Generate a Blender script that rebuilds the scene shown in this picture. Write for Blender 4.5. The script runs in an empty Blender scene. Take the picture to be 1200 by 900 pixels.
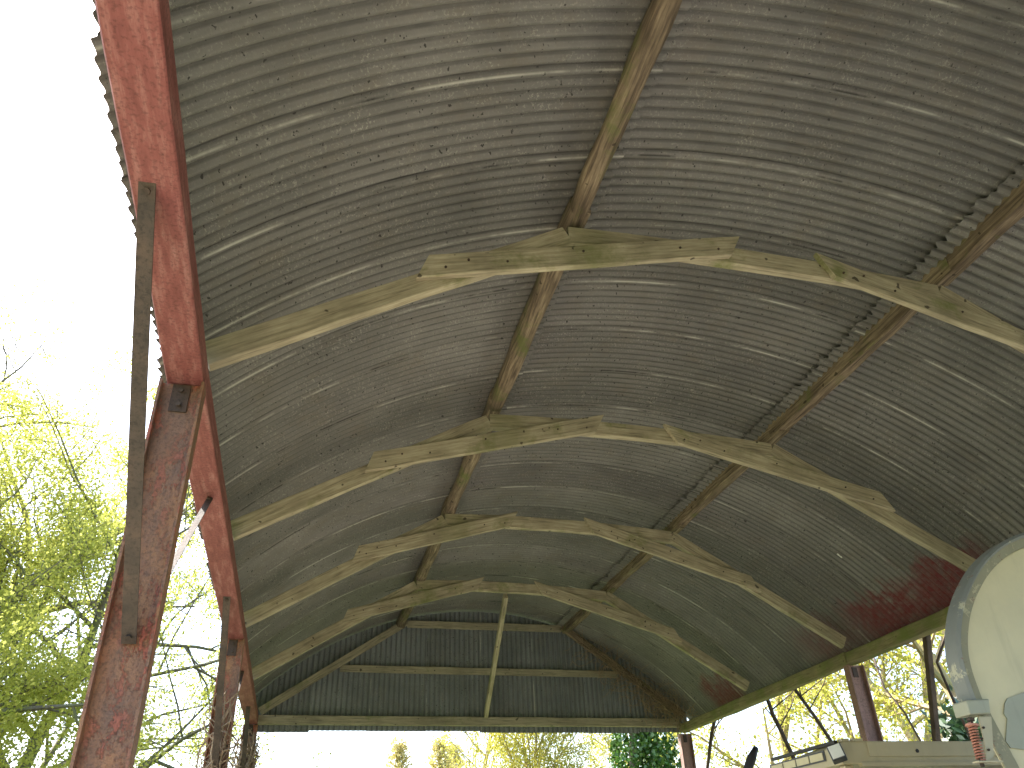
import bpy, bmesh, math, random
from mathutils import Vector, Matrix, noise
import numpy as np
random.seed(7); rng = np.random.default_rng(7)
S = bpy.context.scene
H = 1.6                                    # eye height above the ground
# ---------------------------------------------------------------- camera
RX = Vector((0.9719874, -0.2326210, -0.0335838)); UX = Vector((-0.0958894, -0.5229424, 0.8469572)); FX = Vector((0.2145824, 0.8200114, 0.5305994))
FPX = 939.59
cam = bpy.data.cameras.new('camera'); co = bpy.data.objects.new('camera', cam); S.collection.objects.link(co); S.camera = co
m = Matrix((RX, UX, -FX)).transposed().to_4x4(); m.translation = (0, 0, H); co.matrix_world = m
cam.sensor_width = 36; cam.lens = FPX / 1200 * 36; cam.clip_end = 3000; cam.clip_start = 0.05
# ---------------------------------------------------------------- light
SUN = Vector((-0.46, 0.42, 0.78)).normalized()
w = bpy.data.worlds.new('World'); S.world = w; w.use_nodes = True
nt = w.node_tree; bg = nt.nodes['Background']; sky = nt.nodes.new('ShaderNodeTexSky'); sky.sky_type = 'NISHITA'; sky.sun_disc = False
sky.sun_elevation = math.asin(SUN.z); sky.sun_rotation = math.atan2(SUN.x, SUN.y); sky.air_density = 1.0; sky.dust_density = 3.0
nt.links.new(sky.outputs[0], bg.inputs[0]); bg.inputs[1].default_value = 0.15
sl = bpy.data.lights.new('sun', 'SUN'); sl.energy = 4.0; sl.angle = math.radians(0.6); sl.color = (1, .95, .86)
so = bpy.data.objects.new('sun', sl); S.collection.objects.link(so); so.rotation_euler = SUN.to_track_quat('Z', 'Y').to_euler(); so.location = (0, 0, 30)
S.view_settings.view_transform = 'Standard'; S.view_settings.look = 'None'; S.view_settings.gamma = 1; S.view_settings.use_curve_mapping = False
S.view_settings.exposure = 2.24
S.render.engine = 'CYCLES'; S.cycles.max_bounces = 8; S.cycles.diffuse_bounces = 5; S.cycles.transparent_max_bounces = 8

# ---------------------------------------------------------------- helpers
def at(px, py, Y):                          # photograph pixel -> point on the vertical plane y = Y
    d = FX + RX * ((px - 600) / FPX) - UX * ((py - 450) / FPX)
    return d * (Y / d.y) + Vector((0, 0, H))

class N:                                    # tiny node helper
    def __init__(s, name):
        s.m = bpy.data.materials.new(name); s.m.use_nodes = True; s.t = s.m.node_tree
        s.p = s.t.nodes['Principled BSDF']; s.out = s.t.nodes['Material Output']
    def n(s, typ, **kw):
        x = s.t.nodes.new(typ)
        for k, v in kw.items(): setattr(x, k, v)
        return x
    def l(s, a, b): s.t.links.new(a, b)
    def coord(s, kind='Object', scale=(1, 1, 1), loc=(0, 0, 0)):
        c = s.n('ShaderNodeTexCoord'); mp = s.n('ShaderNodeMapping'); s.l(c.outputs[kind], mp.inputs[0])
        mp.inputs['Scale'].default_value = scale; mp.inputs['Location'].default_value = loc
        return mp.outputs[0]
    def rnd(s, vec, amt=37.0):              # shift a vector by the object's random number
        oi = s.n('ShaderNodeObjectInfo'); v = s.n('ShaderNodeVectorMath', operation='SCALE'); v.inputs[0].default_value = (amt, amt * .7, amt * .3)
        s.l(oi.outputs['Random'], v.inputs['Scale']); a = s.n('ShaderNodeVectorMath', operation='ADD'); s.l(vec, a.inputs[0]); s.l(v.outputs[0], a.inputs[1]); return a.outputs[0]
    def noise(s, vec, scale=5, detail=4, rough=.55):
        x = s.n('ShaderNodeTexNoise'); x.inputs['Scale'].default_value = scale; x.inputs['Detail'].default_value = detail; x.inputs['Roughness'].default_value = rough
        s.l(vec, x.inputs['Vector']); return x.outputs[0]
    def ramp(s, fac, stops):
        x = s.n('ShaderNodeValToRGB'); s.l(fac, x.inputs[0]); e = x.color_ramp.elements
        while len(e) < len(stops): e.new(.5)
        for i, (p, c) in enumerate(stops):
            e[i].position = p; e[i].color = (c, c, c, 1) if isinstance(c, (int, float)) else (*c, 1)
        return x.outputs[0]
    def mix(s, fac, a, b, mode='MIX'):
        x = s.n('ShaderNodeMix', data_type='RGBA', blend_type=mode)
        for sock, v in ((x.inputs[0], fac), (x.inputs[6], a), (x.inputs[7], b)):
            if hasattr(v, 'links'): s.l(v, sock)
            elif isinstance(v, tuple): sock.default_value = (*v, 1)
            else: sock.default_value = v
        return x.outputs[2]
    def math(s, op, a, b=0.0):
        x = s.n('ShaderNodeMath', operation=op)
        for i, v in enumerate((a, b)):
            if hasattr(v, 'links'): s.l(v, x.inputs[i])
            else: x.inputs[i].default_value = v
        return x.outputs[0]
    def bump(s, h, dist=.01, strength=1):
        x = s.n('ShaderNodeBump'); x.inputs['Distance'].default_value = dist; x.inputs['Strength'].default_value = strength
        s.l(h, x.inputs['Height']); s.l(x.outputs[0], s.p.inputs['Normal'])
    def done(s, col, rough=.7, metal=0):
        if hasattr(col, 'links'): s.l(col, s.p.inputs['Base Color'])
        else: s.p.inputs['Base Color'].default_value = (*col, 1)
        if hasattr(rough, 'links'): s.l(rough, s.p.inputs['Roughness'])
        else: s.p.inputs['Roughness'].default_value = rough
        s.p.inputs['Metallic'].default_value = metal
        return s.m

def tin(name, tint, red=False, warm=1.0):
    a = N(name); uv = a.rnd(a.coord('UV'))
    raw = a.coord('UV')
    big = a.noise(uv, 1.3, 5, .6)
    c = a.ramp(big, [(.3, tuple(.72 * t for t in tint)), (.52, tint), (.72, tuple(1.25 * t for t in tint))])
    oi = a.n('ShaderNodeObjectInfo'); c = a.mix(.55, c, a.ramp(oi.outputs['Random'], [(0, .55), (1, 1.0)]), 'MULTIPLY')
    st = a.n('ShaderNodeMapping'); a.l(uv, st.inputs[0]); st.inputs['Scale'].default_value = (.7, 26, 1)
    s1 = a.noise(st.outputs[0], 1, 3, .6)
    c = a.mix(a.math('MULTIPLY', a.ramp(s1, [(.5, 0), (.8, 1)]), .35), c, tuple(.5 * t for t in tint))
    patches = a.noise(uv, 3.2, 6, .75)
    c = a.mix(a.math('MULTIPLY', a.ramp(patches, [(.5, 0), (.7, 1)]), .4), c, (tint[0] * .8, tint[1] * .68, tint[2] * .52))
    # pale mineral speckles
    sp = a.noise(uv, 75, 2, .75); area = a.noise(uv, 4.5, 3, .6)
    f = a.math('MULTIPLY', a.ramp(sp, [(.56, 0), (.64, 1)]), a.ramp(area, [(.38, .12), (.68, 1)]))
    c = a.mix(a.math('MULTIPLY', f, .48), c, (.46, .45, .40))
    # painted shade: grooves darkened to raise the contrast of the corrugations
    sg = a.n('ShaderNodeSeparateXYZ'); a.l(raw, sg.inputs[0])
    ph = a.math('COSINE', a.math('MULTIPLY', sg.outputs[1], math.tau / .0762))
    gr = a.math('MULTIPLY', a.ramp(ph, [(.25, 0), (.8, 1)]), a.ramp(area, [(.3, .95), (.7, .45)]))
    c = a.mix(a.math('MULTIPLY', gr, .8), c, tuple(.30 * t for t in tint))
    # dark specks and fixing holes
    sd = a.noise(uv, 42, 2, .5); c = a.mix(a.ramp(sd, [(.675, 0), (.71, .85)]), c, (.015, .014, .013))
    # pale stripe along the sheet's lap edge: bright edge plus painted-in light leaks
    sx = a.n('ShaderNodeSeparateXYZ'); a.l(raw, sx.inputs[0])
    e = a.ramp(a.math('ABSOLUTE', a.math('SUBTRACT', sx.outputs[1], .028)), [(.002, 1), (.006, 0)])
    st2 = a.n('ShaderNodeMapping'); a.l(uv, st2.inputs[0]); st2.inputs['Scale'].default_value = (1.6, .2, 1)
    dash = a.noise(st2.outputs[0], .9, 5, .65)
    c = a.mix(a.math('MULTIPLY', e, a.ramp(dash, [(.47, 0), (.60, .75)])), c, (.60, .60, .54))
    c = a.mix(a.math('MULTIPLY', e, a.ramp(dash, [(.38, .9), (.44, 0)])), c, (.012, .01, .01))
    if red:
        ob = a.coord('Object'); so_ = a.n('ShaderNodeSeparateXYZ'); a.l(ob, so_.inputs[0])
        j = a.math('MULTIPLY', a.math('SUBTRACT', a.noise(ob, 4, 4, .6), .5), .8)
        my = a.ramp(a.math('DIVIDE', so_.outputs[1], 14.0), [(.40, 0), (.43, 1), (.545, 1), (.57, .35), (.62, .5), (.66, 0), (.77, 0), (.79, .8), (.83, .8), (.85, 0)])
        mx = a.ramp(a.math('DIVIDE', a.math('ADD', so_.outputs[0], j), 7.0), [(.818, 0), (.845, 1)])
        k = a.math('MULTIPLY', a.math('MULTIPLY', my, mx), a.ramp(a.noise(uv, 14, 4, .7), [(.25, .4), (.6, .95)]))
        c = a.mix(k, c, (.15, .02, .024))
    a.bump(a.noise(uv, 60, 4, .7), .0025, .7)
    return a.done(c, a.ramp(big, [(.3, .62), (.7, .8)]), .15)

def wood(name, base, alt, moss=.25, dark=.35, mosscol=(.10, .14, .03)):
    a = N(name); uv = a.rnd(a.coord('UV'))
    st = a.n('ShaderNodeMapping'); a.l(uv, st.inputs[0]); st.inputs['Scale'].default_value = (2.2, 34, 1)
    g = a.noise(st.outputs[0], 1.6, 6, .65)
    c = a.ramp(g, [(.28, tuple(dark * t for t in base)), (.45, base), (.7, alt)])
    bl = a.noise(uv, 2.6, 4, .6); c = a.mix(a.ramp(bl, [(.42, 0), (.7, .55)]), c, tuple(.45 * t for t in base))
    mo = a.noise(a.rnd(a.coord('UV', loc=(5, 9, 0)), 61), 2.1, 6, .7)
    c = a.mix(a.ramp(mo, [(.62 - moss * .3, 0), (.74 - moss * .2, .85)]), c, mosscol)
    if name == 'treated_timber':        # damp moss where the boards meet the purlin
        sx = a.n('ShaderNodeSeparateXYZ'); a.l(a.coord('Object'), sx.inputs[0])
        nr = a.ramp(a.math('ADD', a.math('ABSOLUTE', a.math('SUBTRACT', sx.outputs[0], 1.42)), a.math('MULTIPLY', a.noise(a.coord('Object'), 9, 5, .7), .5)), [(.30, .42), (.50, 0)])
        c = a.mix(nr, c, (.17, .18, .07))
    kn = a.noise(uv, 17, 1, .3); c = a.mix(a.ramp(kn, [(.74, 0), (.77, .8)]), c, (.025, .016, .01))
    a.bump(g, .004, .7)
    return a.done(c, .85)

def steel(name, cols, flake=None, scale=6, stretch=(1, 1, .35), bump=.004, thr=.55):
    a = N(name); ob = a.coord('Object', stretch)
    n1 = a.noise(ob, scale, 8, .68); c = a.ramp(n1, [(.3, cols[0]), (.5, cols[1]), (.7, cols[2])])
    h = a.noise(a.coord('Object'), 45, 4, .6)
    if flake:
        n2 = a.noise(a.coord('Object', (1, 1, .5), (3, 1, 7)), 17, 8, .8)
        f = a.math('MULTIPLY', a.ramp(n2, [(thr, 0), (thr + .03, .9)]), a.ramp(a.noise(a.coord('Object', (1, 1, .4)), 3, 3, .6), [(.4, .1), (.6, 1)])); c = a.mix(f, c, flake); h = a.math('ADD', h, a.math('MULTIPLY', f, .5))
    n3 = a.noise(a.coord('Object'), 70, 3, .6); c = a.mix(a.ramp(n3, [(.35, .45), (.5, 0)]), c, tuple(.35 * t for t in cols[0]))
    a.bump(h, bump, .8)
    return a.done(c, .72)

def leafmat(name, c1, c2, trans=.5, gloss=.0):
    a = N(name); ob = a.coord('Object'); n1 = a.noise(ob, 1.4, 5, .8)
    wn = a.n('ShaderNodeNewGeometry'); c = a.ramp(wn.outputs['Random Per Island'], [(0, c1), (1, c2)])
    c = a.mix(a.ramp(n1, [(.35, .35), (.6, 0)]), c, tuple(.75 * t for t in c1))
    d = a.n('ShaderNodeBsdfDiffuse'); t = a.n('ShaderNodeBsdfTranslucent'); a.l(c, d.inputs[0]); a.l(c, t.inputs[0])
    mx = a.n('ShaderNodeMixShader'); mx.inputs[0].default_value = trans; a.l(d.outputs[0], mx.inputs[1]); a.l(t.outputs[0], mx.inputs[2])
    o = mx.outputs[0]
    if gloss:
        g = a.n('ShaderNodeBsdfGlossy'); g.inputs['Roughness'].default_value = .35; m2 = a.n('ShaderNodeMixShader'); m2.inputs[0].default_value = gloss
        a.l(o, m2.inputs[1]); a.l(g.outputs[0], m2.inputs[2]); o = m2.outputs[0]
    a.l(o, a.out.inputs[0]); return a.m

def bark(name, c1, c2, green=None):
    a = N(name); ob = a.coord('Object', (6, 6, 1.5)); n1 = a.noise(ob, 3, 6, .7); c = a.ramp(n1, [(.35, c1), (.65, c2)])
    if green: c = a.mix(a.ramp(a.noise(a.coord('Object'), 1.5, 5, .7), [(.45, 0), (.6, .7)]), c, green)
    a.bump(n1, .02, .7); return a.done(c, .9)

def paint(name, base, worn, rust, thr=.66, rough=.45):
    a = N(name); ob = a.coord('Object')
    n1 = a.noise(ob, 2.2, 6, .6); c = a.ramp(n1, [(.3, tuple(.82 * t for t in base)), (.6, base)])
    n2 = a.noise(ob, 9, 8, .78); c = a.mix(a.ramp(n2, [(thr, 0), (thr + .02, .9)]), c, worn)
    n3 = a.noise(a.coord('Object', loc=(4, 4, 4)), 12, 8, .8); c = a.mix(a.ramp(n3, [(thr + .02, 0), (thr + .05, .85)]), c, rust)
    dr = a.noise(a.coord('Object', (14, 14, 1.2)), 1.5, 4, .6); c = a.mix(a.ramp(dr, [(.55, 0), (.8, .3)]), c, tuple(.5 * t for t in base))
    a.bump(a.noise(ob, 30, 4, .6), .0015, .6)
    return a.done(c, rough)

M = dict(
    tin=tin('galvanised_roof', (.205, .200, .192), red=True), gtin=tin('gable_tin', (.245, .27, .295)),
    rib=wood('treated_timber', (.36, .31, .215), (.54, .48, .35), moss=.2, mosscol=(.15, .17, .05)),
    log=wood('old_purlin', (.15, .11, .075), (.38, .30, .20), moss=.22, dark=.2, mosscol=(.11, .14, .03)),
    eave=wood('eave_timber', (.22, .19, .10), (.32, .27, .15), moss=.55, mosscol=(.13, .16, .035)),
    grey=wood('grey_timber', (.29, .26, .19), (.42, .38, .28), moss=.1),
    redwood=steel('red_painted_beam', [(.17, .045, .045), (.25, .078, .074), (.38, .18, .17)], (.13, .05, .04), 5, (5, .7, 5), .003, .62),
    post=steel('rusty_post', [(.15, .10, .085), (.26, .14, .09), (.44, .22, .10)], (.42, .11, .075), 5, (1, 1, .4), .010, .52),
    pinkpost=steel('pale_rusty_post', [(.14, .09, .08), (.27, .16, .135), (.36, .22, .18)], None, 7),
    brace=steel('brown_angle_iron', [(.04, .032, .028), (.075, .055, .045), (.12, .08, .06)], (.16, .11, .07), 7, (1, 1, 1), .004, .64),
    bolt=steel('dark_iron', [(.03, .025, .022), (.06, .04, .03), (.09, .055, .04)]),
    cream=paint('cream_paint', (.62, .56, .36), (.42, .40, .29), (.16, .09, .05), .70),
    tcream=paint('tractor_cream', (.47, .42, .28), (.36, .34, .26), (.10, .07, .05), .72, .4),
    blue=paint('blue_grey_paint', (.20, .215, .205), (.44, .43, .32), (.20, .12, .08), .58, .7),
    blue2=paint('green_grey_paint', (.27, .26, .18), (.40, .37, .25), (.18, .09, .06), .56, .7),
    pale=paint('pale_blue_green', (.33, .34, .265), (.45, .44, .35), (.2, .12, .08), .70),
    spring=paint('salmon_primer', (.45, .19, .13), (.3, .11, .07), (.12, .05, .03), .55),
    black=N('black_rubber').done((.018, .018, .02), .55), dark=N('dark_plastic').done((.03, .035, .045), .35),
    lens=N('lamp_lens').done((.75, .76, .72), .2),
    leafL=leafmat('spring_leaf', (.38, .41, .07), (.56, .56, .16), .66), leafR=leafmat('hazel_leaf', (.36, .38, .06), (.56, .52, .14), .62),
    leafY=leafmat('willow_leaf', (.40, .40, .07), (.55, .50, .12), .5), ivy=leafmat('ivy_leaf', (.05, .13, .02), (.13, .24, .05), .3, .05),
    laurel=leafmat('laurel_leaf', (.02, .055, .02), (.05, .11, .035), .15, .12), gold=leafmat('gold_conifer', (.50, .44, .16), (.66, .58, .28), .4),
    barkD=bark('grey_bark', (.10, .085, .065), (.19, .165, .125), (.15, .17, .06)), barkT=bark('tan_bark', (.30, .22, .12), (.48, .38, .22), (.22, .24, .08)),
    stem=bark('dark_stem', (.05, .035, .025), (.12, .085, .06)), dead=bark('dead_creeper', (.20, .14, .09), (.36, .27, .18)),
)

def obj(name, V, F, mat, parent=None, uv=None, smooth=False, label=None):
    me = bpy.data.meshes.new(name); me.from_pydata([tuple(v) for v in V], [], F); me.materials.append(mat)
    if uv is not None:
        l = me.uv_layers.new(name='UVMap'); l.data.foreach_set('uv', np.asarray(uv, dtype=np.float32).ravel())
    if smooth: me.polygons.foreach_set('use_smooth', [True] * len(F))
    me.update(); o = bpy.data.objects.new(name, me); S.collection.objects.link(o)
    if parent is not None: o.parent = parent; o.matrix_parent_inverse = Matrix.Translation(-parent.location) if parent.type == 'EMPTY' and not parent.parent else Matrix()
    if label: o['label'] = label
    return o
def thing(name, label, cat, loc=(0, 0, 0), group=None):
    o = bpy.data.objects.new(name, None); S.collection.objects.link(o); o.location = loc; o.empty_display_size = .3
    o['label'] = label; o['category'] = cat
    if group: o['group'] = group
    return o
def struct(o): o['kind'] = 'structure'; return o

def board(name, p0, p1, wdt, hgt, mat, parent=None, up=(0, 0, 1), jit=.002, seg=10, bev=.005, crown=0, rnd=False, label=None, ends=(0, 0), flick=1):
    """sawn timber from p0 to p1 (axis), slightly uneven, with chamfered edges; UVs run along the grain"""
    p0 = Vector(p0); p1 = Vector(p1); d = (p1 - p0); L = d.length; d.normalize(); up = Vector(up); s = d.cross(up).normalized(); u = s.cross(d).normalized()
    a, b = wdt / 2, hgt / 2; c = bev
    prof = [(-a + c, -b), (a - c, -b), (a, -b + c), (a, b - c), (a - c, b), (-a + c, b), (-a, b - c), (-a, -b + c)]
    if rnd:
        prof = [(a * math.copysign(abs(math.cos(t)) ** .6, math.cos(t)), b * math.copysign(abs(math.sin(t)) ** .6, math.sin(t))) for t in [math.tau * (i + .5) / 12 for i in range(12)]]
    n = len(prof); V = []; F = []; UV = []; per = [0]
    for i in range(n): q = prof[i]; r = prof[(i + 1) % n]; per.append(per[-1] + math.hypot(q[0] - r[0], q[1] - r[1]))
    off = random.random() * 50
    for k in range(seg + 1):
        t = k / seg; cx = p0 + d * (L * t) + u * (crown * 4 * t * (1 - t))
        for i, (x, z) in enumerate(prof):
            j = Vector((noise.noise(Vector((t * L * 2.5 + off, x * 9, z * 9))), noise.noise(Vector((t * L * 2.5 + off + 9, x * 9, z * 9))), 0)) * jit
            sh = (ends[0] if k == 0 else 0) * (z / b) * hgt / 2 + (ends[1] if k == seg else 0) * (z / b) * hgt / 2
            V.append(cx + s * (x + j.x) + u * (z + j.y) + d * sh)
    for k in range(seg):
        for i in range(n):
            j = (i + 1) % n; F.append((k * n + i, k * n + j, (k + 1) * n + j, (k + 1) * n + i))
            a0, a1 = L * k / seg, L * (k + 1) / seg; UV += [(a0, per[i]), (a0, per[i + 1]), (a1, per[i + 1]), (a1, per[i])]
    F.append(tuple(range(n))[::-1]); UV += [(prof[i][0] * 3, prof[i][1]) for i in range(n)][::-1]
    F.append(tuple(seg * n + i for i in range(n))); UV += [(prof[i][0] * 3, prof[i][1]) for i in range(n)]
    return obj(name, V, F, mat, parent, UV, rnd, label)

class MB:
    def __init__(s): s.V = []; s.F = []
    def box(s, lo, hi, c=0):
        b = len(s.V); (x0, y0, z0), (x1, y1, z1) = lo, hi
        s.V += [(x0, y0, z0), (x1, y0, z0), (x1, y1, z0), (x0, y1, z0), (x0, y0, z1), (x1, y0, z1), (x1, y1, z1), (x0, y1, z1)]
        s.F += [tuple(b + i for i in f) for f in ((0, 3, 2, 1), (4, 5, 6, 7), (0, 1, 5, 4), (1, 2, 6, 5), (2, 3, 7, 6), (3, 0, 4, 7))]; return s
    def tube(s, pts, rad, n=6, cap=True):
        b = len(s.V); pts = [Vector(p) for p in pts]; k = len(pts); rad = [rad] * k if isinstance(rad, (int, float)) else rad
        d = (pts[1] - pts[0]).normalized(); a = d.orthogonal().normalized()
        for i in range(k):
            dd = (pts[min(i + 1, k - 1)] - pts[max(i - 1, 0)]).normalized(); a = (a - dd * a.dot(dd)).normalized(); c = dd.cross(a)
            for j in range(n): t = math.tau * j / n; s.V.append(pts[i] + (a * math.cos(t) + c * math.sin(t)) * rad[i])
        for i in range(k - 1):
            for j in range(n): j2 = (j + 1) % n; s.F.append((b + i * n + j, b + i * n + j2, b + (i + 1) * n + j2, b + (i + 1) * n + j))
        if cap: s.F.append(tuple(b + j for j in range(n))[::-1]); s.F.append(tuple(b + (k - 1) * n + j for j in range(n)))
        return s
    def prism(s, poly, y0, y1):             # polygon in x,z extruded along y
        b = len(s.V); n = len(poly); s.V += [(x, y0, z) for x, z in poly] + [(x, y1, z) for x, z in poly]
        s.F += [tuple(b + i for i in range(n)), tuple(b + n + i for i in range(n))[::-1]]
        s.F += [(b + i, b + n + i, b + n + (i + 1) % n, b + (i + 1) % n) for i in range(n)]; return s
    def extrude(s, pr, p0, p1, ax, ay, seg=1):
        b = len(s.V); n = len(pr)
        for k in range(seg + 1):
            c = p0.lerp(p1, k / seg); s.V += [c + ax * x + ay * y for x, y in pr]
        for k in range(seg):
            for i in range(n): j = (i + 1) % n; s.F.append((b + k * n + i, b + k * n + j, b + (k + 1) * n + j, b + (k + 1) * n + i))
        s.F.append(tuple(b + i for i in range(n))[::-1]); s.F.append(tuple(b + seg * n + i for i in range(n))); return s
    def cylx(s, c, r, x0, x1, n=32): return s.tube([(x0, c[1], c[2]), (x1, c[1], c[2])], r, n)
    def build(s, name, mat, parent=None, smooth=False, label=None, bev=0):
        o = obj(name, s.V, s.F, mat, parent, None, smooth, label)
        if bev: mo = o.modifiers.new('bevel', 'BEVEL'); mo.width = bev; mo.segments = 2; mo.limit_method = 'ANGLE'
        return o

# ================================================================= ground
def sheet(name, x0, x1, y0, y1, z, n, mat, amp=0):
    V = []; F = []
    for i in range(n + 1):
        for j in range(n + 1):
            x = x0 + (x1 - x0) * i / n; y = y0 + (y1 - y0) * j / n; V.append((x, y, z + amp * noise.noise(Vector((x * .15, y * .15, 3)))))
    for i in range(n):
        for j in range(n): F.append((i * (n + 1) + j, (i + 1) * (n + 1) + j, (i + 1) * (n + 1) + j + 1, i * (n + 1) + j + 1))
    return obj(name, V, F, mat)
a = N('grass_ground'); ob_ = a.coord('Object'); n1 = a.noise(ob_, .6, 8, .7); c = a.ramp(n1, [(.3, (.05, .08, .02)), (.55, (.10, .14, .035)), (.75, (.17, .16, .07))])
a.bump(a.noise(ob_, 30, 5, .7), .05, 1); gm = a.done(c, .95)
struct(sheet('ground', -900, 900, -900, 900, -.004, 40, gm))
a = N('yard_gravel'); ob_ = a.coord('Object'); n1 = a.noise(ob_, 1.2, 8, .7); c = a.ramp(n1, [(.3, (.32, .28, .21)), (.6, (.46, .41, .31)), (.8, (.54, .49, .38))])
c = a.mix(a.ramp(a.noise(ob_, 60, 2, .5), [(.4, .5), (.55, 0)]), c, (.18, .16, .13)); a.bump(a.noise(ob_, 60, 3, .6), .02, 1); gv = a.done(c, .95)
struct(sheet('yard', -3.0, 14, -9, 10.4, .004, 30, gv, .0))

# ================================================================= the barn
barn = thing('hay_barn', 'open sided Dutch barn with curved corrugated tin roof on rusty posts and timber arched ribs', 'barn', (2.6, 5.8, 0))
CX, CZ, R = 2.59, -.92 + H, 4.74
def arc(x, dr=0): return CZ + math.sqrt((R + dr) ** 2 - (x - CX) ** 2)
PITCH = .0762; NC = 8; SW = PITCH * NC
def roof_sheet(xa, xb, y0, dr, rag0, rag1, nseg):
    ta, tb = math.asin((xa - CX) / R), math.asin((xb - CX) / R)
    sub = 8; nv = int((NC + .85) * sub); lift = random.random() * 9; V = []; F = []; UV = []; bul = random.uniform(-.002, .004)
    L = (tb - ta) * R
    for i in range(nseg + 1):
        for j in range(nv + 1):
            v = j / sub * PITCH; f = j / nv
            jag = 0
            if i == 0 and rag0: jag = -rag0 * (.5 + .9 * noise.noise(Vector((v * 23, y0, 1)))) / R
            if i == nseg and rag1: jag = rag1 * (.5 + .9 * noise.noise(Vector((v * 23, y0, 5)))) / R
            t = ta + (tb - ta) * i / nseg + jag
            gap = .003 + .006 * max(0, noise.noise(Vector((i / nseg * 6 + lift, 0, y0)))) if f > .9 else .003
            rr = R + dr + .0115 * math.cos(math.tau * j / sub) + gap * f + bul * math.sin(math.pi * f) * math.sin(math.pi * i / nseg)
            rr += .004 * noise.noise(Vector((t * 5, y0 + v, 7)))
            V.append((CX + rr * math.sin(t), y0 + v, CZ + rr * math.cos(t)))
    W = nv + 1
    for i in range(nseg):
        for j in range(nv):
            F.append((i * W + j, i * W + j + 1, (i + 1) * W + j + 1, (i + 1) * W + j))
            u0, u1, v0, v1 = L * i / nseg, L * (i + 1) / nseg, j / sub * PITCH, (j + 1) / sub * PITCH
            UV += [(u0, v0), (u0, v1), (u1, v1), (u1, v0)]
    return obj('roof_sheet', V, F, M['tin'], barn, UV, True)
y = 12.86 - SW * 1.1
yy = []
while y > -6.3: yy.append(y); y -= SW
for k, y in enumerate(yy):
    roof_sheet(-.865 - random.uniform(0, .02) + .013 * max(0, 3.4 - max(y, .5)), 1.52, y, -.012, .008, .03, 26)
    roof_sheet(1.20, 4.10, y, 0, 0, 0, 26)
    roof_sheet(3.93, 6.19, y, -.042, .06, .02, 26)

RY = [3.46 - 9.16, 3.46 - 6.87, 3.46 - 4.58, 3.46 - 2.29, 3.46, 5.75, 8.04, 10.33]
SPL = {0: ((.43, 2.86), (2.43, 3.36)), 1: ((.34, 2.775), (2.29, 3.31)), 2: ((.39, 2.86), (2.08, 3.35)), 3: ((.42, 2.88), (2.18, 3.38))}
SPR = {0: ((3.03, 3.31), (4.98, 2.72)), 1: ((2.91, 3.27), (4.94, 2.76)), 2: ((2.90, 3.33), (4.84, 2.74)), 3: ((2.93, 3.35), (4.88, 2.77))}
def seg2(name, a, b, y, t, h, mat, parent, **kw):      # timber whose lower edge runs a -> b in the plane y
    d = Vector((b[0] - a[0], 0, b[1] - a[1])).normalized(); u = Vector((-d.z, 0, d.x)) * (h / 2)
    return board(name, Vector((a[0], y, a[1] + H)) + u, Vector((b[0], y, b[1] + H)) + u, t, h, mat, parent, up=(0, 0, 1), **kw)
for k, ry in enumerate(RY):
    i = k - 4; j = i if i >= 0 else 0
    dz = [0, -.03, .02, .04][j]
    tops = [('rafter', (-.60, 2.18), (1.33, 3.30 + dz), 0, 0), ('collar_beam', (1.30, 3.30 + dz), (3.93, 3.25 + dz), .04, .02), ('rafter', (3.90, 3.27 + dz), (5.82, 2.14), 0, 0)]
    for nm, a_, b_, cr, dd in tops:
        seg2(nm, a_, b_, ry + .033 + dd * 0, .064, .135, M['rib'], barn, crown=cr, jit=.006, seg=14)
    for (a_, b_), en in ((SPL[j], (.7, .9)), (SPR[j], (-1.0, -1.0))):
        o = seg2('splice_board', a_, b_, ry - .0235, .044, .15, M['rib'], barn, jit=.005, ends=en)
        pa, pb = Vector((a_[0], 0, a_[1] + H)), Vector((b_[0], 0, b_[1] + H)); d = (pb - pa).normalized(); u = Vector((-d.z, 0, d.x))
        for t, h in ((.06, .05), (.13, .09), (.24, .06), (.48, .1), (.80, .08), (.93, .05)):
            q = pa.lerp(pb, t) + u * h; MB().tube([(q.x, ry - .0535, q.z), (q.x, ry - .035, q.z)], .0075, 6).build('nail_head', M['bolt'], o)
# purlins, one length per half bay, resting on the ribs
for px in (1.355, 4.04):
    ys = [-6.3] + [r_ + .03 for r_ in RY] + [12.6]
    for k in range(len(ys) - 1):
        dx = random.uniform(-.005, .005); dz = random.uniform(-.01, .012)
        left = px < 2
        board('purlin', (px + dx, ys[k] - (.12 if k else 0), 3.53 + H + dz), (px - dx, ys[k + 1] + (.0 if left else .04), 3.53 + H - dz), .13 if left else .10, .16, M['log'], barn, jit=.02 if left else .014, seg=26, rnd=left, bev=.008)

# left eave: red painted plates on I-section posts with knee braces
bn = [-5.7, -1.12, 3.46, 8.04, 12.62]
for k in range(0, 4):
    y0, y1 = bn[k] + .004, bn[k + 1] - .004
    o = board('eave_plate', (-.685 + (.09 if k == 1 else 0), y0, 2.115 + H), (-.685, y1, 2.115 + H), .165, .12, M['redwood'], barn, jit=.004, seg=20, bev=.006)
def post(x, y, zt, mat, w_=.196, d_=.10):
    a_ = w_ / 2; d2 = d_ / 2; f = a_ - .012; pr = [(-a_, -d2), (-f, -d2), (-f, -.005), (f, -.005), (f, -d2), (a_, -d2), (a_, d2), (f, d2), (f, .005), (-f, .005), (-f, d2), (-a_, d2)]
    mb = MB(); mb.extrude(pr, Vector((x + .012, y, 0)), Vector((x, y, zt)), Vector((1, 0, 0)), Vector((0, 1, 0)), 14)
    return mb.build('post', mat, barn)
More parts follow.
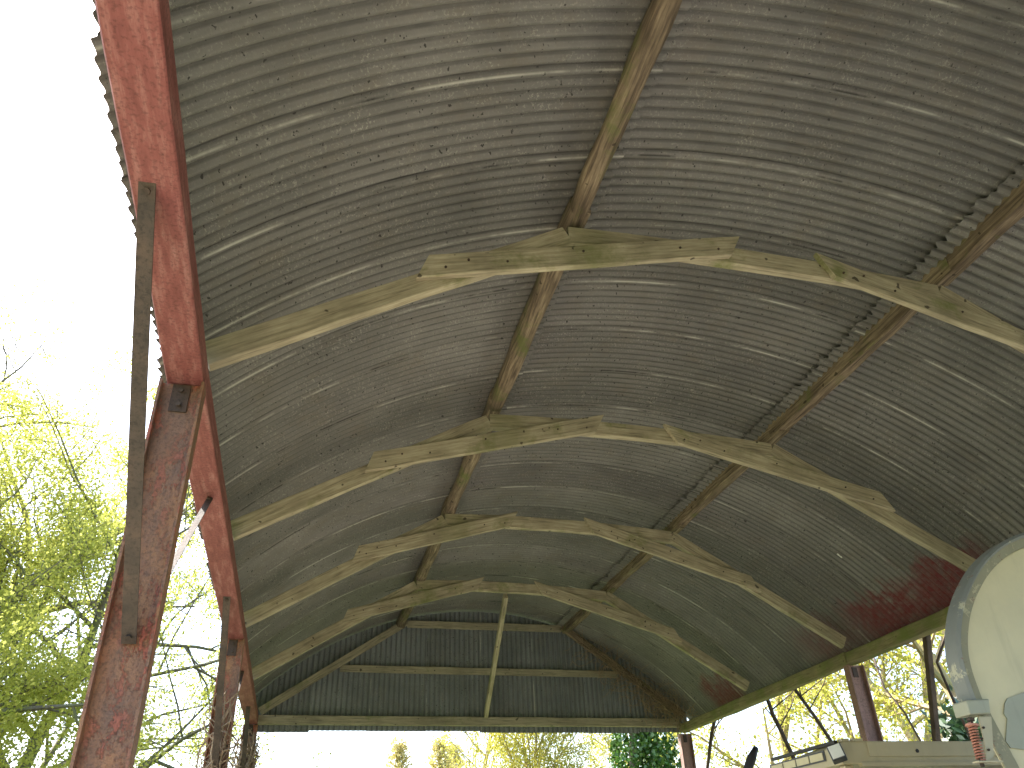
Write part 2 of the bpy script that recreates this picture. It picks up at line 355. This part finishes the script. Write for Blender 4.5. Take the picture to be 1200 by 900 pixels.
def angle(p0, p1, w_=.055, mat=None):
    mb = MB(); p0 = Vector(p0); p1 = Vector(p1); d = (p1 - p0).normalized(); s = Vector((1, 0, 0)); u = s.cross(d).normalized()
    h_ = w_ / 2; mb.extrude([(-h_, 0), (h_, 0), (h_, .007), (-h_ + .007, .007), (-h_ + .007, w_), (-h_, w_)], p0, p1, s, u, 8)
    o = mb.build('knee_brace', mat or M['brace'], barn)
    for p in (p0 + d * .03, p1 - d * .03): MB().tube([p - u * .012, p + u * .016], .014, 6).build('bolt', M['bolt'], o)
for y in (-5.7, -1.12, 3.46, 8.04, 12.62):
    p = post(-.694, y, 2.05 + H, M['post'])
    mb = MB(); mb.box((-.735, y - .014, 1.90 + H), (-.655, y - .0055, 2.045 + H)); jp = mb.build('joint_plate', M['bolt'], p, bev=.002)
    for z in (1.935, 2.01): MB().tube([(-.695, y - .028, z + H), (-.695, y - .012, z + H)], .011, 8).build('bolt', M['brace'], p)
    if y > 0:
        angle((-.682, y - 1.31, 2.055 + H), (-.685, y - .02, .85 + H))
    if y < 12: angle((-.67, y + 1.31, 2.055 + H), (-.67, y + .02, .95 + H), .034, M['bolt'])
# right eave: mossy timber beam on posts
for k in range(0, 4):
    board('eave_beam', (5.865, bn[k] + .004, 2.02 + H), (5.865, bn[k + 1] - .004, 2.02 + H), .12, .135, M['eave'], barn, jit=.012, seg=24, bev=.012)
for y in (-5.7, -1.12, 3.46, 8.04, 12.62):
    p = post(5.885, y, 1.945 + H, M['pinkpost'])
    mb = MB(); mb.box((5.85, y - .012, 1.82 + H), (5.91, y - .0055, 1.925 + H)); mb.build('joint_plate', M['bolt'], p)
board('prop_post', (6.05, 8.1, 0), (6.05, 6.98, 2.06 + H), .06, .06, M['stem'], barn, up=(0, 1, 0))

# far gable: timber frame and upright tin sheets
GY = 12.70
board('tie_beam', (-.6, 12.60, 2.11 + H), (5.8, 12.60, 2.10 + H), .08, .125, M['grey'], barn, jit=.006, seg=20)
seg2('gable_rafter', (-.56, 2.17), (1.47, 3.50), 12.57, .05, .11, M['grey'], barn, jit=.004)
seg2('gable_rafter', (3.93, 3.50), (5.86, 2.16), 12.57, .05, .11, M['log'], barn, jit=.004)
board('gable_rail', (.48, 12.63, 2.84 + H), (4.86, 12.63, 2.83 + H), .05, .10, M['grey'], barn, jit=.005, seg=14)
board('gable_rail', (1.46, 12.63, 3.53 + H), (3.96, 12.63, 3.53 + H), .05, .11, M['grey'], barn, jit=.005, seg=14)
board('gable_prop', (2.52, 10.42, 3.33 + H), (2.67, 12.53, 2.17 + H), .06, .085, M['rib'], barn, up=(0, 1, 1))
nsh = 8; x0 = -.76; wsh = (5.98 - x0) / nsh
for k in range(nsh):
    V = []; F = []; UV = []; sub = 7; nc = int(wsh / PITCH) + 1; nv = nc * sub; dz = random.uniform(-.012, .012); rn = 8
    yo = .004 * (k % 2)
    for j in range(nv + 1):
        x = x0 + k * wsh + (wsh + .03) * j / nv; zt = arc(min(max(x, -.80), 6.0), -.03) - .012
        for i in range(rn + 1):
            z = 1.975 + H + dz + (max(zt, 2.0 + H) - 1.975 - H - dz) * i / rn
            V.append((x, GY + yo + .0095 * math.cos(math.tau * j / sub) + .006 * noise.noise(Vector((x * 2, z * 2, 0))), z))
    for j in range(nv):
        for i in range(rn):
            b = j * (rn + 1) + i; F.append((b, b + rn + 1, b + rn + 2, b + 1))
            for q in (b, b + rn + 1, b + rn + 2, b + 1): UV.append((V[q][2], V[q][0] - (x0 + k * wsh)))
    obj('gable_sheet', V, F, M['gtin'], barn, UV, True)

# white flake of droppings stuck under the roof: small and flat on the tin
Yf = 7.0
for _ in range(40): p = at(984, 651, Yf); Yf *= 1 + .5 * ((arc(p.x, -.06) - p.z) / p.z)
fl = MB(); nrm = Vector((CX - p.x, 0, CZ - p.z)).normalized(); tx = Vector((-nrm.z, 0, nrm.x)); ty_ = Vector((0, 1, 0))
fl.extrude([(-.034, -.006), (-.02, -.014), (0, -.002), (.02, -.008), (.036, .004), (.03, .016), (.008, .010), (-.014, .012), (-.03, .008)], p, p + nrm * .004, tx, ty_)
o = fl.build('flake', M['lens']); o['label'] = 'small white flake stuck under the right slope of the tin roof'; o['category'] = 'flake'
# ================================================================= dead creepers
def creeper(label, base, spread, n, box, zr, th=1):
    mb = MB(); r_ = random.Random(int(base[0] * 100 + base[1] * 10 + 5))
    for k in range(n):
        p = Vector((base[0] + r_.uniform(-box[0], box[0]), base[1] + r_.uniform(-box[1], box[1]), zr[0] + r_.random() * (zr[1] - zr[0]) * .6)); pts = [p.copy()]; d = Vector((r_.gauss(0, .3), r_.gauss(0, .3), 1)).normalized()
        for s_ in range(14):
            d = (d + Vector((r_.gauss(0, .4) + (base[0] - p.x) * 5, r_.gauss(0, .4) + (base[1] - p.y) * 5, r_.gauss(.2, .3)))).normalized(); p = p + d * spread
            p.x = min(max(p.x, base[0] - box[0] * 1.25), base[0] + box[0] * 1.25); p.y = min(max(p.y, base[1] - box[1] * 1.25), base[1] + box[1] * 1.25); p.z = min(p.z, zr[1] - r_.random() * .3); pts.append(p.copy())
        mb.tube(pts, th * r_.choice((.002, .003, .003, .005)), 4, False)
    o = mb.build('dead_creeper', M['dead']); o['label'] = label; o['category'] = 'creeper'; o['group'] = 'dead climbing stems on the posts'; return o
creeper('dry stems wound round the second rusty post on the left', (-.69, 7.98, 0), .12, 130, (.12, .09), (0, 1.7 + H), 1.5)
creeper('thick dry stems smothering the farthest left post below the tin gable', (-.69, 12.55, 0), .14, 280, (.15, .13), (0, 2.0 + H), 2)
mb = MB(); r_ = random.Random(3)
for k in range(230):
    t = r_.random() ** 1.6; p = Vector((5.8 - 1.5 * t + r_.gauss(0, .06), 12.46 + r_.uniform(-.08, .05), H + 2.15 + 1.02 * t + r_.gauss(0, .05))); pts = [p.copy()]; d = Vector((r_.gauss(-.5, .6), r_.gauss(0, .3), r_.gauss(.2, .6))).normalized()
    for s_ in range(7): d = (d + Vector((r_.gauss(0, .5), r_.gauss(0, .2), r_.gauss(0, .5)))).normalized(); p = p + d * .07; p.y = min(p.y, 12.53); pts.append(p.copy())
    mb.tube(pts, r_.choice((.002, .003, .004)), 4, False)
o = mb.build('dead_creeper', M['dead']); o['label'] = 'tangled nest of dry stems in the right corner of the tin gable'; o['category'] = 'creeper'; o['group'] = 'dead climbing stems on the posts'

# ================================================================= trailer with tall round-cornered headboard
TY = 3.0
tr = thing('farm_trailer', 'cream farm trailer with tall round cornered headboard edged in worn blue grey', 'trailer', (3.9, 3.6, 0))
prof = [(1131, 830), (1123, 808), (1115, 785), (1110, 760), (1110, 735), (1114, 708), (1123, 684), (1137, 660), (1156, 641), (1178, 628), (1203, 621)]
P = [at(a_, b_, TY) for a_, b_ in prof]; P = [(p.x + .038, p.z) for p in P]
mid = 4.05; outl = P + [(P[-1][0] + .35, P[-1][1] + .035), (mid, P[-1][1] + .05)]
outl = outl + [(2 * mid - x, z) for x, z in outl[::-1][1:]]
# smooth the outline
def smooth_poly(q, n=3):
    for _ in range(n):
        r2 = [q[0]]
        for a_, b_ in zip(q, q[1:]): r2 += [(a_[0] * .75 + b_[0] * .25, a_[1] * .75 + b_[1] * .25), (a_[0] * .25 + b_[0] * .75, a_[1] * .25 + b_[1] * .75)]
        q = r2 + [q[-1]]
    return q
O = smooth_poly(outl, 2)
def offs(q, d):
    out = []
    for i in range(len(q)):
        a_, b_ = q[max(i - 1, 0)], q[min(i + 1, len(q) - 1)]; t = Vector((b_[0] - a_[0], b_[1] - a_[1])).normalized(); out.append((q[i][0] + t.y * d, q[i][1] - t.x * d))
    return out
def strip(name, prof2, mat, parent):         # closed cross-section (inward distance, y) swept along O
    V = []; F = []; n = len(prof2); k = len(O)
    cols = [offs(O, d) for d, _ in prof2]
    for i in range(k):
        for j in range(n): V.append((cols[j][i][0], prof2[j][1], cols[j][i][1]))
    for i in range(k - 1):
        for j in range(n): F.append((i * n + j, (i + 1) * n + j, (i + 1) * n + (j + 1) % n, i * n + (j + 1) % n))
    F.append(tuple(range(n))); F.append(tuple((k - 1) * n + j for j in range(n))[::-1])
    return obj(name, V, F, mat, parent, None, False)
rim = strip('rim', [(0, TY - .01), (.012, TY - .022), (.022, TY - .012), (.022, TY + .065), (0, TY + .065)], M['blue'], tr)
strip('rim_flange', [(.0225, TY - .005), (.062, TY - .002), (.062, TY + .02), (.0225, TY + .02)], M['blue2'], tr)
inn = offs(O, .0625)
lb = [(inn[0][0] - .012, inn[0][1] - .06), (inn[0][0] + .06, inn[0][1] - .30), (inn[0][0] + .12, .95)]
poly = lb[::-1] + inn + [(2 * mid - x, z) for x, z in lb]
mb = MB(); mb.prism(poly, TY + .012, TY + .05); mb.build('headboard', M['cream'], tr, bev=.004)
sk = [(lb[0][0] - .035, inn[0][1] - .02), (lb[1][0] - .035, lb[1][1]), (lb[2][0] - .035, .95), (lb[2][0] + .04, .95), (lb[1][0] + .03, lb[1][1]), (lb[0][0] + .03, inn[0][1] - .02)]
MB().prism(sk, TY + .002, TY + .0115).build('side_flange', M['blue2'], tr)
c0, c1, c2, c3 = at(1122, 822, TY), at(1149, 820, TY), at(1151, 838, TY), at(1127, 839, TY)
MB().prism([(c.x + .018, c.z) for c in (c3, c2, c1, c0)], TY - .03, TY + .06).build('collar', M['pale'], tr, bev=.006)
pt = [(1182, 818), (1215, 806), (1215, 880), (1186, 876), (1180, 868), (1182, 842), (1178, 836), (1179, 824)]
MB().prism([(at(a_, b_, TY).x, at(a_, b_, TY).z) for a_, b_ in pt[::-1]], TY + .006, TY + .0115).build('repair_patch', M['pale'], tr)
s0, s1 = at(1137, 842, TY - .01), at(1150, 892, TY - .01); dv = s1 - s0; L_ = dv.length; d = dv.normalized(); a_ = d.orthogonal().normalized(); b_ = d.cross(a_)
pts = []
for k in range(13 * 14 + 1):
    t = k / (13 * 14); ang = math.tau * 13 * t; pts.append(s0 + d * (L_ * (.12 + .86 * t)) + (a_ * math.cos(ang) + b_ * math.sin(ang)) * .0155)
MB().tube(pts, .0038, 6).build('coil_spring', M['spring'], tr, True)
for nm, k0, k1, rr in (('spring_rod', -.005, L_ + .02, .009), ('washer', .022, .03, .026), ('nut', .0, .010, .017)): MB().tube([s0 + d * k0, s0 + d * k1], rr, 16 if nm == 'washer' else 6).build(nm, M['spring'] if nm == 'washer' else M['bolt'], tr)
q = [(1146, 840), (1161, 840), (1164, 886), (1155, 893), (1153, 870)]
MB().prism([(at(x_, z_, TY).x, at(x_, z_, TY).z) for x_, z_ in q[::-1]], TY - .004, TY + .0015).build('spring_bracket', M['tcream'], tr)
for a2, b2 in ((1151, 853), (1157, 879), (1149, 866)): z_ = at(a2, b2, TY); MB().tube([(z_.x, TY - .012, z_.z), (z_.x, TY, z_.z)], .0045, 6).build('bolt', M['bolt'], tr)
MB().box((at(1138, 890, TY).x, TY - .04, at(1138, 893, TY).z - .006), (at(1166, 890, TY).x, TY - .004, at(1138, 893, TY).z)).build('spring_seat', M['tcream'], tr)
MB().box((2.95, 3.055, .80), (5.15, 5.0 - .5, .95)).build('trailer_bed', M['cream'], tr, bev=.01)
MB().box((3.9, 2.0, .62), (4.2, 4.4, .795)).build('chassis_beam', M['bolt'], tr)
for x in (3.12, 4.74):
    wh = MB().cylx((0, 3.8, .40), .39, x, x + .22).build('wheel', M['black'], tr, bev=.03); MB().cylx((0, 3.8, .40), .2, x - .012, x + .232).build('rim_disc', M['spring'], wh)

# ================================================================= tractor
ty = 4.6
tc = thing('tractor', 'old cream tractor cab roof with vents, white square lamp and black exhaust', 'tractor', (3.75, 5.2, 0))
X0, X1, Z0, Z1 = 3.13, 4.65, .545 + H, .672 + H
V = []; F = []
# cab roof: brow sloping down to the far left end
rs = [(ty, 0, 0), (ty + .25, .0, -.004), (ty + .55, .0, -.02), (ty + .8, .012, -.045), (ty + .92, .05, -.085)]
mb = MB(); n = len(rs)
for y_, dx, dz in rs: mb.V += [(X0 + dx, y_, Z0), (X0 - .006 + dx, y_, Z1 - .03 + dz), (X0 + .035 + dx, y_, Z1 + dz), (X1 - .035 - dx, y_, Z1 + dz), (X1 - dx, y_, Z1 - .03 + dz), (X1 - dx, y_, Z0)]
for i in range(n - 1):
    for j in range(6): mb.F.append((i * 6 + j, (i + 1) * 6 + j, (i + 1) * 6 + (j + 1) % 6, i * 6 + (j + 1) % 6))
mb.F.append(tuple(range(6))); mb.F.append(tuple((n - 1) * 6 + j for j in range(6))[::-1])
roof = mb.build('cab_roof', M['tcream'], tc, bev=.006)
MB().box((X0 - .012, ty + .02, Z1 - .012), (X0 + .012, ty + .78, Z1 + .006)).build('roof_seal', M['black'], roof)
for k in range(4): y_ = ty + .17 + k * .16; MB().box((X0 - .014, y_, Z0 + .045), (X0 - .007, y_ + .145, Z0 + .085)).build('vent_louvre', M['cream'], roof)
mb = MB(); mb.box((X0 - .009, ty + .15, Z0 + .035), (X0 - .0062, ty + .82, Z0 + .095)); mb.build('vent_recess', M['dark'], roof)
MB().box((X0 + .19, ty - .008, Z0 + .04), (X1 - .1, ty - .001, Z1 - .004)).build('rear_panel', M['tcream'], roof, bev=.002)
for xa_, xb_ in ((.10, .165), (.02, .07)): MB().box((X0 + xa_, ty - .012, Z1 - .004), (X0 + xb_, ty + .03, Z1 + .012)).build('roof_clip', M['tcream'], roof)
MB().tube([(3.655, ty - .012, .615 + H), (3.655, ty + .0, .615 + H)], .011, 12).build('hole', M['black'], roof)
MB().box((X0 + .12, ty - .016, Z0 - .012), (X1 - .06, ty + .02, Z0 + .006)).build('gutter', M['tcream'], roof)
lp = MB(); lp.box((-.05, -.035, -.055), (.05, .035, .05)); lo = lp.build('work_lamp', M['dark'], tc, bev=.008); lo.matrix_parent_inverse = Matrix.Translation(-tc.location)
lo.scale = (.85, .85, .85); lo.location = (3.085, ty - .03, .60 + H); lo.rotation_euler = (math.radians(-18), math.radians(-14), math.radians(-34))
l2 = MB(); l2.box((-.041, -.041, -.046), (.041, -.0355, .041))
for i in range(3):
    for j in range(3): l2.box((-.034 + .025 * i, -.044, -.038 + .026 * j), (-.016 + .025 * i, -.0412, -.020 + .026 * j))
l3 = l2.build('lamp_lens', M['lens'], lo)
l3.matrix_parent_inverse = Matrix()
for x in (X0 + .03, X1 - .09):
    for y_ in (ty + .03, ty + .8): MB().box((x, y_, 1.05), (x + .06, y_ + .06, Z0 - .001)).build('cab_pillar', M['tcream'], tc, bev=.008)
a = N('cab_glass'); a.p.inputs['Transmission Weight'].default_value = .9; gl = a.done((.6, .68, .66), .05)
MB().box((X0 + .1, ty + .05, 1.1), (X1 - .1, ty + .056, Z0 - .03)).build('rear_window', gl, tc)
MB().box((X0 + .1, ty + .02, .7), (X1 - .1, ty + 1.1, 1.05)).build('cab_body', M['tcream'], tc, bev=.02)
MB().box((3.6, ty + 1.105, .6), (4.2, ty + 2.3, 1.35)).build('bonnet', M['tcream'], tc, bev=.03)
for x, y_, r_ in ((2.84, ty + .35, .62), (4.63, ty + .35, .62), (3.3, ty + 2.0, .4), (4.25, ty + 2.0, .4)):
    wh = MB().cylx((0, y_, r_), r_, x, x + .28).build('wheel', M['black'], tc, bev=.04); MB().cylx((0, y_, r_), r_ * .55, x - .012, x + .292).build('rim_disc', M['spring'], wh)
e0 = at(878, 935, 4.9); pts = [Vector((3.35, 5.95, 1.3)), Vector((2.85, 5.3, 1.6))] + [at(a_, b_, 4.9) for a_, b_ in ((872, 925), (875, 905), (881, 888), (886, 876))]
MB().tube(pts, [.022, .024, .026, .027, .027, .016], 12).build('exhaust_pipe', M['black'], tc, True)

# ================================================================= trees and plants
def leaves(P, D, size, asp=.55):
    """one small folded leaf per point"""
    n = len(P); P = np.array(P); D = rng.normal(size=(n, 3)) + np.array(D) * .5; D /= np.linalg.norm(D, axis=1)[:, None]
    U = rng.normal(size=(n, 3)); U -= D * (U * D).sum(1)[:, None]; U /= np.linalg.norm(U, axis=1)[:, None]
    s = (size * rng.uniform(.55, 1.3, n))[:, None]
    V = np.stack([P, P + D * s * .5 + U * s * asp * .5, P + D * s, P + D * s * .5 - U * s * asp * .5], 1).reshape(-1, 3)
    return V
def leafobj(name, P, D, size, mat, parent, asp=.55):
    V = leaves(P, D, size, asp); n = len(P); me = bpy.data.meshes.new(name)
    me.vertices.add(4 * n); me.vertices.foreach_set('co', V.ravel().astype(np.float32)); me.loops.add(4 * n); me.loops.foreach_set('vertex_index', np.arange(4 * n, dtype=np.int32))
    me.polygons.add(n); me.polygons.foreach_set('loop_start', np.arange(0, 4 * n, 4, dtype=np.int32)); me.update(calc_edges=True); me.materials.append(mat)
    o = bpy.data.objects.new(name, me); S.collection.objects.link(o); o.parent = parent; o.matrix_parent_inverse = Matrix.Translation(-parent.location); return o
def tree(label, base, h, r0, seed, levels, leafn, lsize, mb_, ml_, lean=(0, 0), rise=.35, cat='tree', group=None, first=.25, name='tree', kids=(9, 7, 6, 5), wob=.16, ratio=.55, clus=.16, bare=0.0):
    r_ = random.Random(seed); root = thing(name, label, cat, base, group); T = MB(); B = MB(); LP = []; LD = []
    def inside(q): return -1.25 < q.x < 6.5 and q.y < 13.4 and q.z < 6
    def grow(p, d, L, r, lv):
        n = 7 if lv == 0 else 5; pts = [p.copy()]; rad = [r]; dirs = []
        for i in range(n):
            d = (d + Vector((r_.gauss(0, wob), r_.gauss(0, wob), r_.gauss(.04 if lv else 0, wob)))).normalized(); p = p + d * (L / n); pts.append(p.copy()); rad.append(r * (1 - .8 * (i + 1) / n) + .0015); dirs.append(d.copy())
        if lv and any(inside(q) for q in pts): return
        (T if lv == 0 else B).tube(pts, rad, 8 if lv == 0 else (5 if lv < 3 else 3), False)
        if lv >= levels:
            if p.z > base[2] + h * (1 - bare) and r_.random() < .8: return
            for _ in range(leafn):
                k = r_.randrange(1, n + 1); q = pts[k] + Vector((r_.gauss(0, clus), r_.gauss(0, clus), r_.gauss(0, clus))) * .6; LP.append(tuple(q)); LD.append(tuple(dirs[k - 1]))
            return
        nk = kids[lv]
        for j in range(nk):
            t = first + (1 - first) * (j + r_.random() * .8) / nk if lv == 0 else .2 + .8 * (j + r_.random()) / nk
            t = min(t, .98); k = int(t * n); f = t * n - k; q = pts[k].lerp(pts[k + 1], f)
            az = r_.random() * math.tau if lv else j * 2.4 + r_.random(); dd = dirs[min(k, n - 1)]; sd = dd.orthogonal().normalized(); sd = (sd * math.cos(az) + dd.cross(sd) * math.sin(az))
            nd = (sd + dd * r_.uniform(.3, .9) + Vector((0, 0, rise * r_.random()))).normalized()
            grow(q, nd, L * ratio * r_.uniform(.7, 1.15) * (1.05 - .4 * t if lv == 0 else 1 - .35 * t), max(rad[k] * r_.uniform(.45, .65), .003), lv + 1)
    grow(Vector(base), Vector((lean[0], lean[1], 1)).normalized(), h, r0, 0)
    T.build('trunk', mb_, root, True); B.build('branches', mb_, root)
    if LP: leafobj('crown', LP, LD, lsize, ml_, root)
    return root
# the big tree left of the barn
tree('big spreading tree with fresh yellow green leaves, left of the near rusty post', (-5.0, 12.5, 0), 9.3, .20, 11, 3, 200, .064, M['barkD'], M['leafL'], rise=.25, kids=(16, 8, 7), ratio=.52, bare=.02, clus=.34, first=.16, group='trees around the barn')
tree('tree with mossy low branches reaching behind the left posts', (-5.4, 17.0, 0), 7.8, .18, 23, 3, 80, .062, M['barkD'], M['leafL'], rise=.05, kids=(15, 7, 6), ratio=.72, first=.2, group='trees around the barn')
tree('tall half bare tree rising behind the yellow green tree', (-7.5, 16, 0), 11.5, .25, 31, 3, 60, .07, M['barkD'], M['leafL'], rise=.5, kids=(12, 7, 6), ratio=.42, group='trees around the barn')
# right side, beyond the open wall
specs = [((8.3, 14.2, 0), 6.5, .13, 41, 'slender tan trunked tree nearest the gable right post', 'leafR'),
         ((9.4, 13.6, 0), 7.0, .12, 42, 'twin stemmed tan tree seen above the tractor roof', 'leafR'),
         ((9.0, 12.6, 0), 7.0, .10, 43, 'thin leaning tan tree between the leaning dark poles', 'leafR'),
         ((9.5, 10.6, 0), 6.5, .10, 44, 'bushy bright tree behind the pinkish right post', 'leafR'),
         ((12.5, 12.0, 0), 7.5, .13, 46, 'taller bright tree behind the dark prop post', 'leafR')]
for i, (b, h, r_, sd, lab, lf) in enumerate(specs):
    tree(lab, b, h, r_, sd, 3, 34, .07, M['barkT'], M[lf], rise=.3, kids=(10, 6, 5), ratio=.42, first=.2, group='trees around the barn', lean=(.05 * (i % 3 - 1), .02), clus=.2)
tree('leaning pale tan trunk beside the trailer headboard', (8.6, 8.3, 0), 6.5, .13, 52, 3, 34, .07, M['barkT'], M['leafR'], lean=(-.16, .12), kids=(7, 6, 5), ratio=.4, first=.45, group='trees around the barn')
# far thin willows seen below the gable
for i, (x, y, h) in enumerate(((5.6, 22, 7.6), (6.7, 23, 7.8), (4.9, 25, 7.0), (9.9, 24, 8.2))):
    tree(('yellow willow with upright stems, left one below the gable middle', 'yellow willow with upright stems beside the ivy clad trunk', 'thin nearly bare willow below the gable middle', 'yellow willow glimpsed right of the ivy clad trunks')[i], (x, y, 0), h, .07, 60 + i, 2, 190 if i != 2 else 30, .065, M['barkT'], M['leafY'], rise=1.4, kids=(22, 9), ratio=.42, first=.06, group='trees around the barn', wob=.08, clus=.18)
def ivy_tree(label, base, h, r, seed, mat):
    root = thing('ivy_tree', label, 'tree', base, 'trees around the barn'); r_ = random.Random(seed); pts = [Vector(base)]
    for i in range(8): pts.append(pts[-1] + Vector((r_.gauss(0, .07), r_.gauss(0, .07), h / 8)))
    MB().tube(pts, [.16 - .012 * i for i in range(9)], 8).build('trunk', M['barkD'], root, True); P_ = []; D_ = []
    for k in range(9000):
        t = r_.random() * 7.99; i = int(t); q = pts[i].lerp(pts[i + 1], t - i); a_ = r_.random() * math.tau; rr = r * (.5 + .5 * noise.noise(Vector((a_, t * 1.3, seed)))) * (1.25 - .1 * t) * (.4 + .75 * math.sqrt(r_.random())) + .12
        P_.append((q.x + rr * math.cos(a_), q.y + rr * math.sin(a_), q.z + r_.gauss(0, .08))); D_.append((math.cos(a_), math.sin(a_), -.6))
    leafobj('ivy', P_, D_, .10, mat, root, .9)
ivy_tree('ivy clad trunk under the gable, left of the right hand pair', (7.55, 20, 0), 6.5, 1.05, 71, M['ivy'])
ivy_tree('ivy clad trunk nearest the right gable post', (8.7, 20.4, 0), 6.3, .9, 72, M['ivy'])
def conifer(label, base, h, r, seed):
    root = thing('conifer', label, 'tree', base, 'golden conifers far behind the barn'); r_ = random.Random(seed); P_ = []; D_ = []
    MB().tube([base, (base[0], base[1], h * .96)], [.14, .02], 8).build('trunk', M['barkD'], root)
    B = MB()
    for k in range(150):
        z = h * (.06 + .92 * (k / 150) ** .9); a_ = k * 2.4; L = r * (1 - z / h) ** .8 * r_.uniform(.75, 1.2) + .08; e = Vector((base[0] + L * math.cos(a_), base[1] + L * math.sin(a_), z + L * .55)); b = Vector((base[0], base[1], z))
        B.tube([b, e], [.02, .004], 3, False)
        for q in range(34): t = .25 + .8 * r_.random() ** .7; p = b.lerp(e, t); P_.append((p.x + r_.gauss(0, .09), p.y + r_.gauss(0, .09), p.z + r_.gauss(0, .09))); D_.append((math.cos(a_), math.sin(a_), .9))
    B.build('branches', M['barkD'], root); leafobj('crown', P_, D_, .14, M['gold'], root, .4)
conifer('golden conifer alone, left of the other two', (3.35, 30, 0), 6.0, 1.0, 81)
conifer('golden conifer, middle one of three', (4.75, 30, 0), 6.05, 1.1, 82)
conifer('golden conifer at the right of the three', (5.5, 31.5, 0), 6.1, 1.0, 83)
def bush(label, c, r, n, mat, size, seed):
    root = thing('bush', label, 'bush', (c[0], c[1], 0)); r_ = random.Random(seed); T = MB(); P_ = []; D_ = []
    for k in range(60):
        a_ = r_.random() * math.tau; e = r_.uniform(.1, 1.2); q = Vector((r[0] * math.cos(a_) * math.cos(e), r[1] * math.sin(a_) * math.cos(e), c[2] + r[2] * math.sin(e))) * r_.uniform(.8, 1.1)
        q = Vector((c[0] + q.x, c[1] + q.y, q.z)); b = Vector((c[0] + r_.gauss(0, .1), c[1] + r_.gauss(0, .1), 0)); mi = b.lerp(q, .55) + Vector((0, 0, .15)); T.tube([b, mi, q], [.016, .01, .004], 4, False)
        for _ in range(n // 60):
            t = r_.random() ** .6; p = mi.lerp(q, t); P_.append((p.x + r_.gauss(0, .13), p.y + r_.gauss(0, .13), p.z + r_.gauss(0, .13))); D_.append((q - mi).normalized()[:])
    T.build('stems', M['stem'], root); leafobj('foliage', P_, D_, size, mat, root, .42)
bush('dark glossy laurel bush outside, beside the trailer headboard', (7.65, 8.5, 1.5), (.5, .5, 2.0), 6000, M['laurel'], .15, 91)
# leaning dark saplings just outside the right eave
def sapling(label, pix, X, r, seed, twigs=3, leafn=0):
    root = thing('sapling', label, 'sapling', (X, 9, 0), 'thin dark stems along the right eave'); r_ = random.Random(seed)
    def onx(a_, b_): d = FX + RX * ((a_ - 600) / FPX) - UX * ((b_ - 450) / FPX); return d * (X / d.x) + Vector((0, 0, H))
    P_ = [onx(*q) for q in pix]; d = (P_[-1] - P_[-2]).normalized(); 
    while P_[-1].z > 0 and len(P_) < 12: P_.append(P_[-1] + (d * .45 + Vector((0, 0, -.2))))
    mb = MB(); mb.tube(P_[::-1], [r] * len(P_), 7)
    root.location = (P_[-1].x, P_[-1].y, 0)
    mb.build('stem', M['stem'], root, True)
    mb = MB()
    for k in range(twigs):
        q = P_[0].lerp(P_[2], .3 + .6 * r_.random()); e = Vector((r_.gauss(.3, .3), r_.gauss(0, .6), .5)).normalized(); mb.tube([q, q + e * .35, q + e * .7 + Vector((.05, .1, .1))], [r * .4, r * .3, r * .12], 4, False)
    mb.build('twigs', M['stem'], root)
sapling('dark stem leaning right, just left of the pinkish right post', [(925, 799), (942, 822), (960, 847), (980, 878)], 6.15, .022, 1)
sapling('gnarled dark stem in front of the tan trunks, left of the leaning one', [(899, 818), (906, 838), (916, 858), (930, 888)], 6.15, .028, 2)
sapling('short dark upright stem nearest the far right post', [(838, 842), (834, 860), (831, 885), (829, 900)], 6.2, .028, 3)
sapling('thin dark bent stem between prop post and trailer headboard', [(1118, 715), (1098, 776), (1118, 822), (1131, 850)], 6.3, .014, 4)
sapling('very thin arching stem right of the pinkish right post', [(1022, 765), (1036, 806), (1060, 835), (1078, 867)], 6.5, .011, 5)
# low hedge closing the view at ground level; tall one added to block light
def hedge(label, x0, y0, x1, y1, h, n, seed):
    root = thing('hedge', label, 'hedge', ((x0 + x1) / 2, (y0 + y1) / 2, 0)); r_ = random.Random(seed); P_ = []; D_ = []
    T = MB()
    for k in range(n):
        t = r_.random(); x = x0 + (x1 - x0) * t; y_ = y0 + (y1 - y0) * t; hh = h * (.8 + .3 * noise.noise(Vector((t * 14, seed, 0)))); P_.append((x + r_.gauss(0, .35), y_ + r_.gauss(0, .35), hh * r_.random() ** .7)); D_.append((0, 0, 1))
        if k % 120 == 0: T.tube([(x, y_, 0), (x + r_.gauss(0, .2), y_ + r_.gauss(0, .2), hh * .8)], [.025, .008], 4, False)
    T.build('stems', M['stem'], root); leafobj('foliage', P_, D_, .14, M['ivy'], root, .6)
hedge('low green hedge behind the barn gable', -14, 27, 22, 27, 1.9, 16000, 5)

hedge('added tall hedge, unseen behind the open near end of the barn, cutting low sky light', -9, -13.5, 14, -13.5, 4.2, 22000, 8)  # unseen hedge added to dim the rib faces from behind
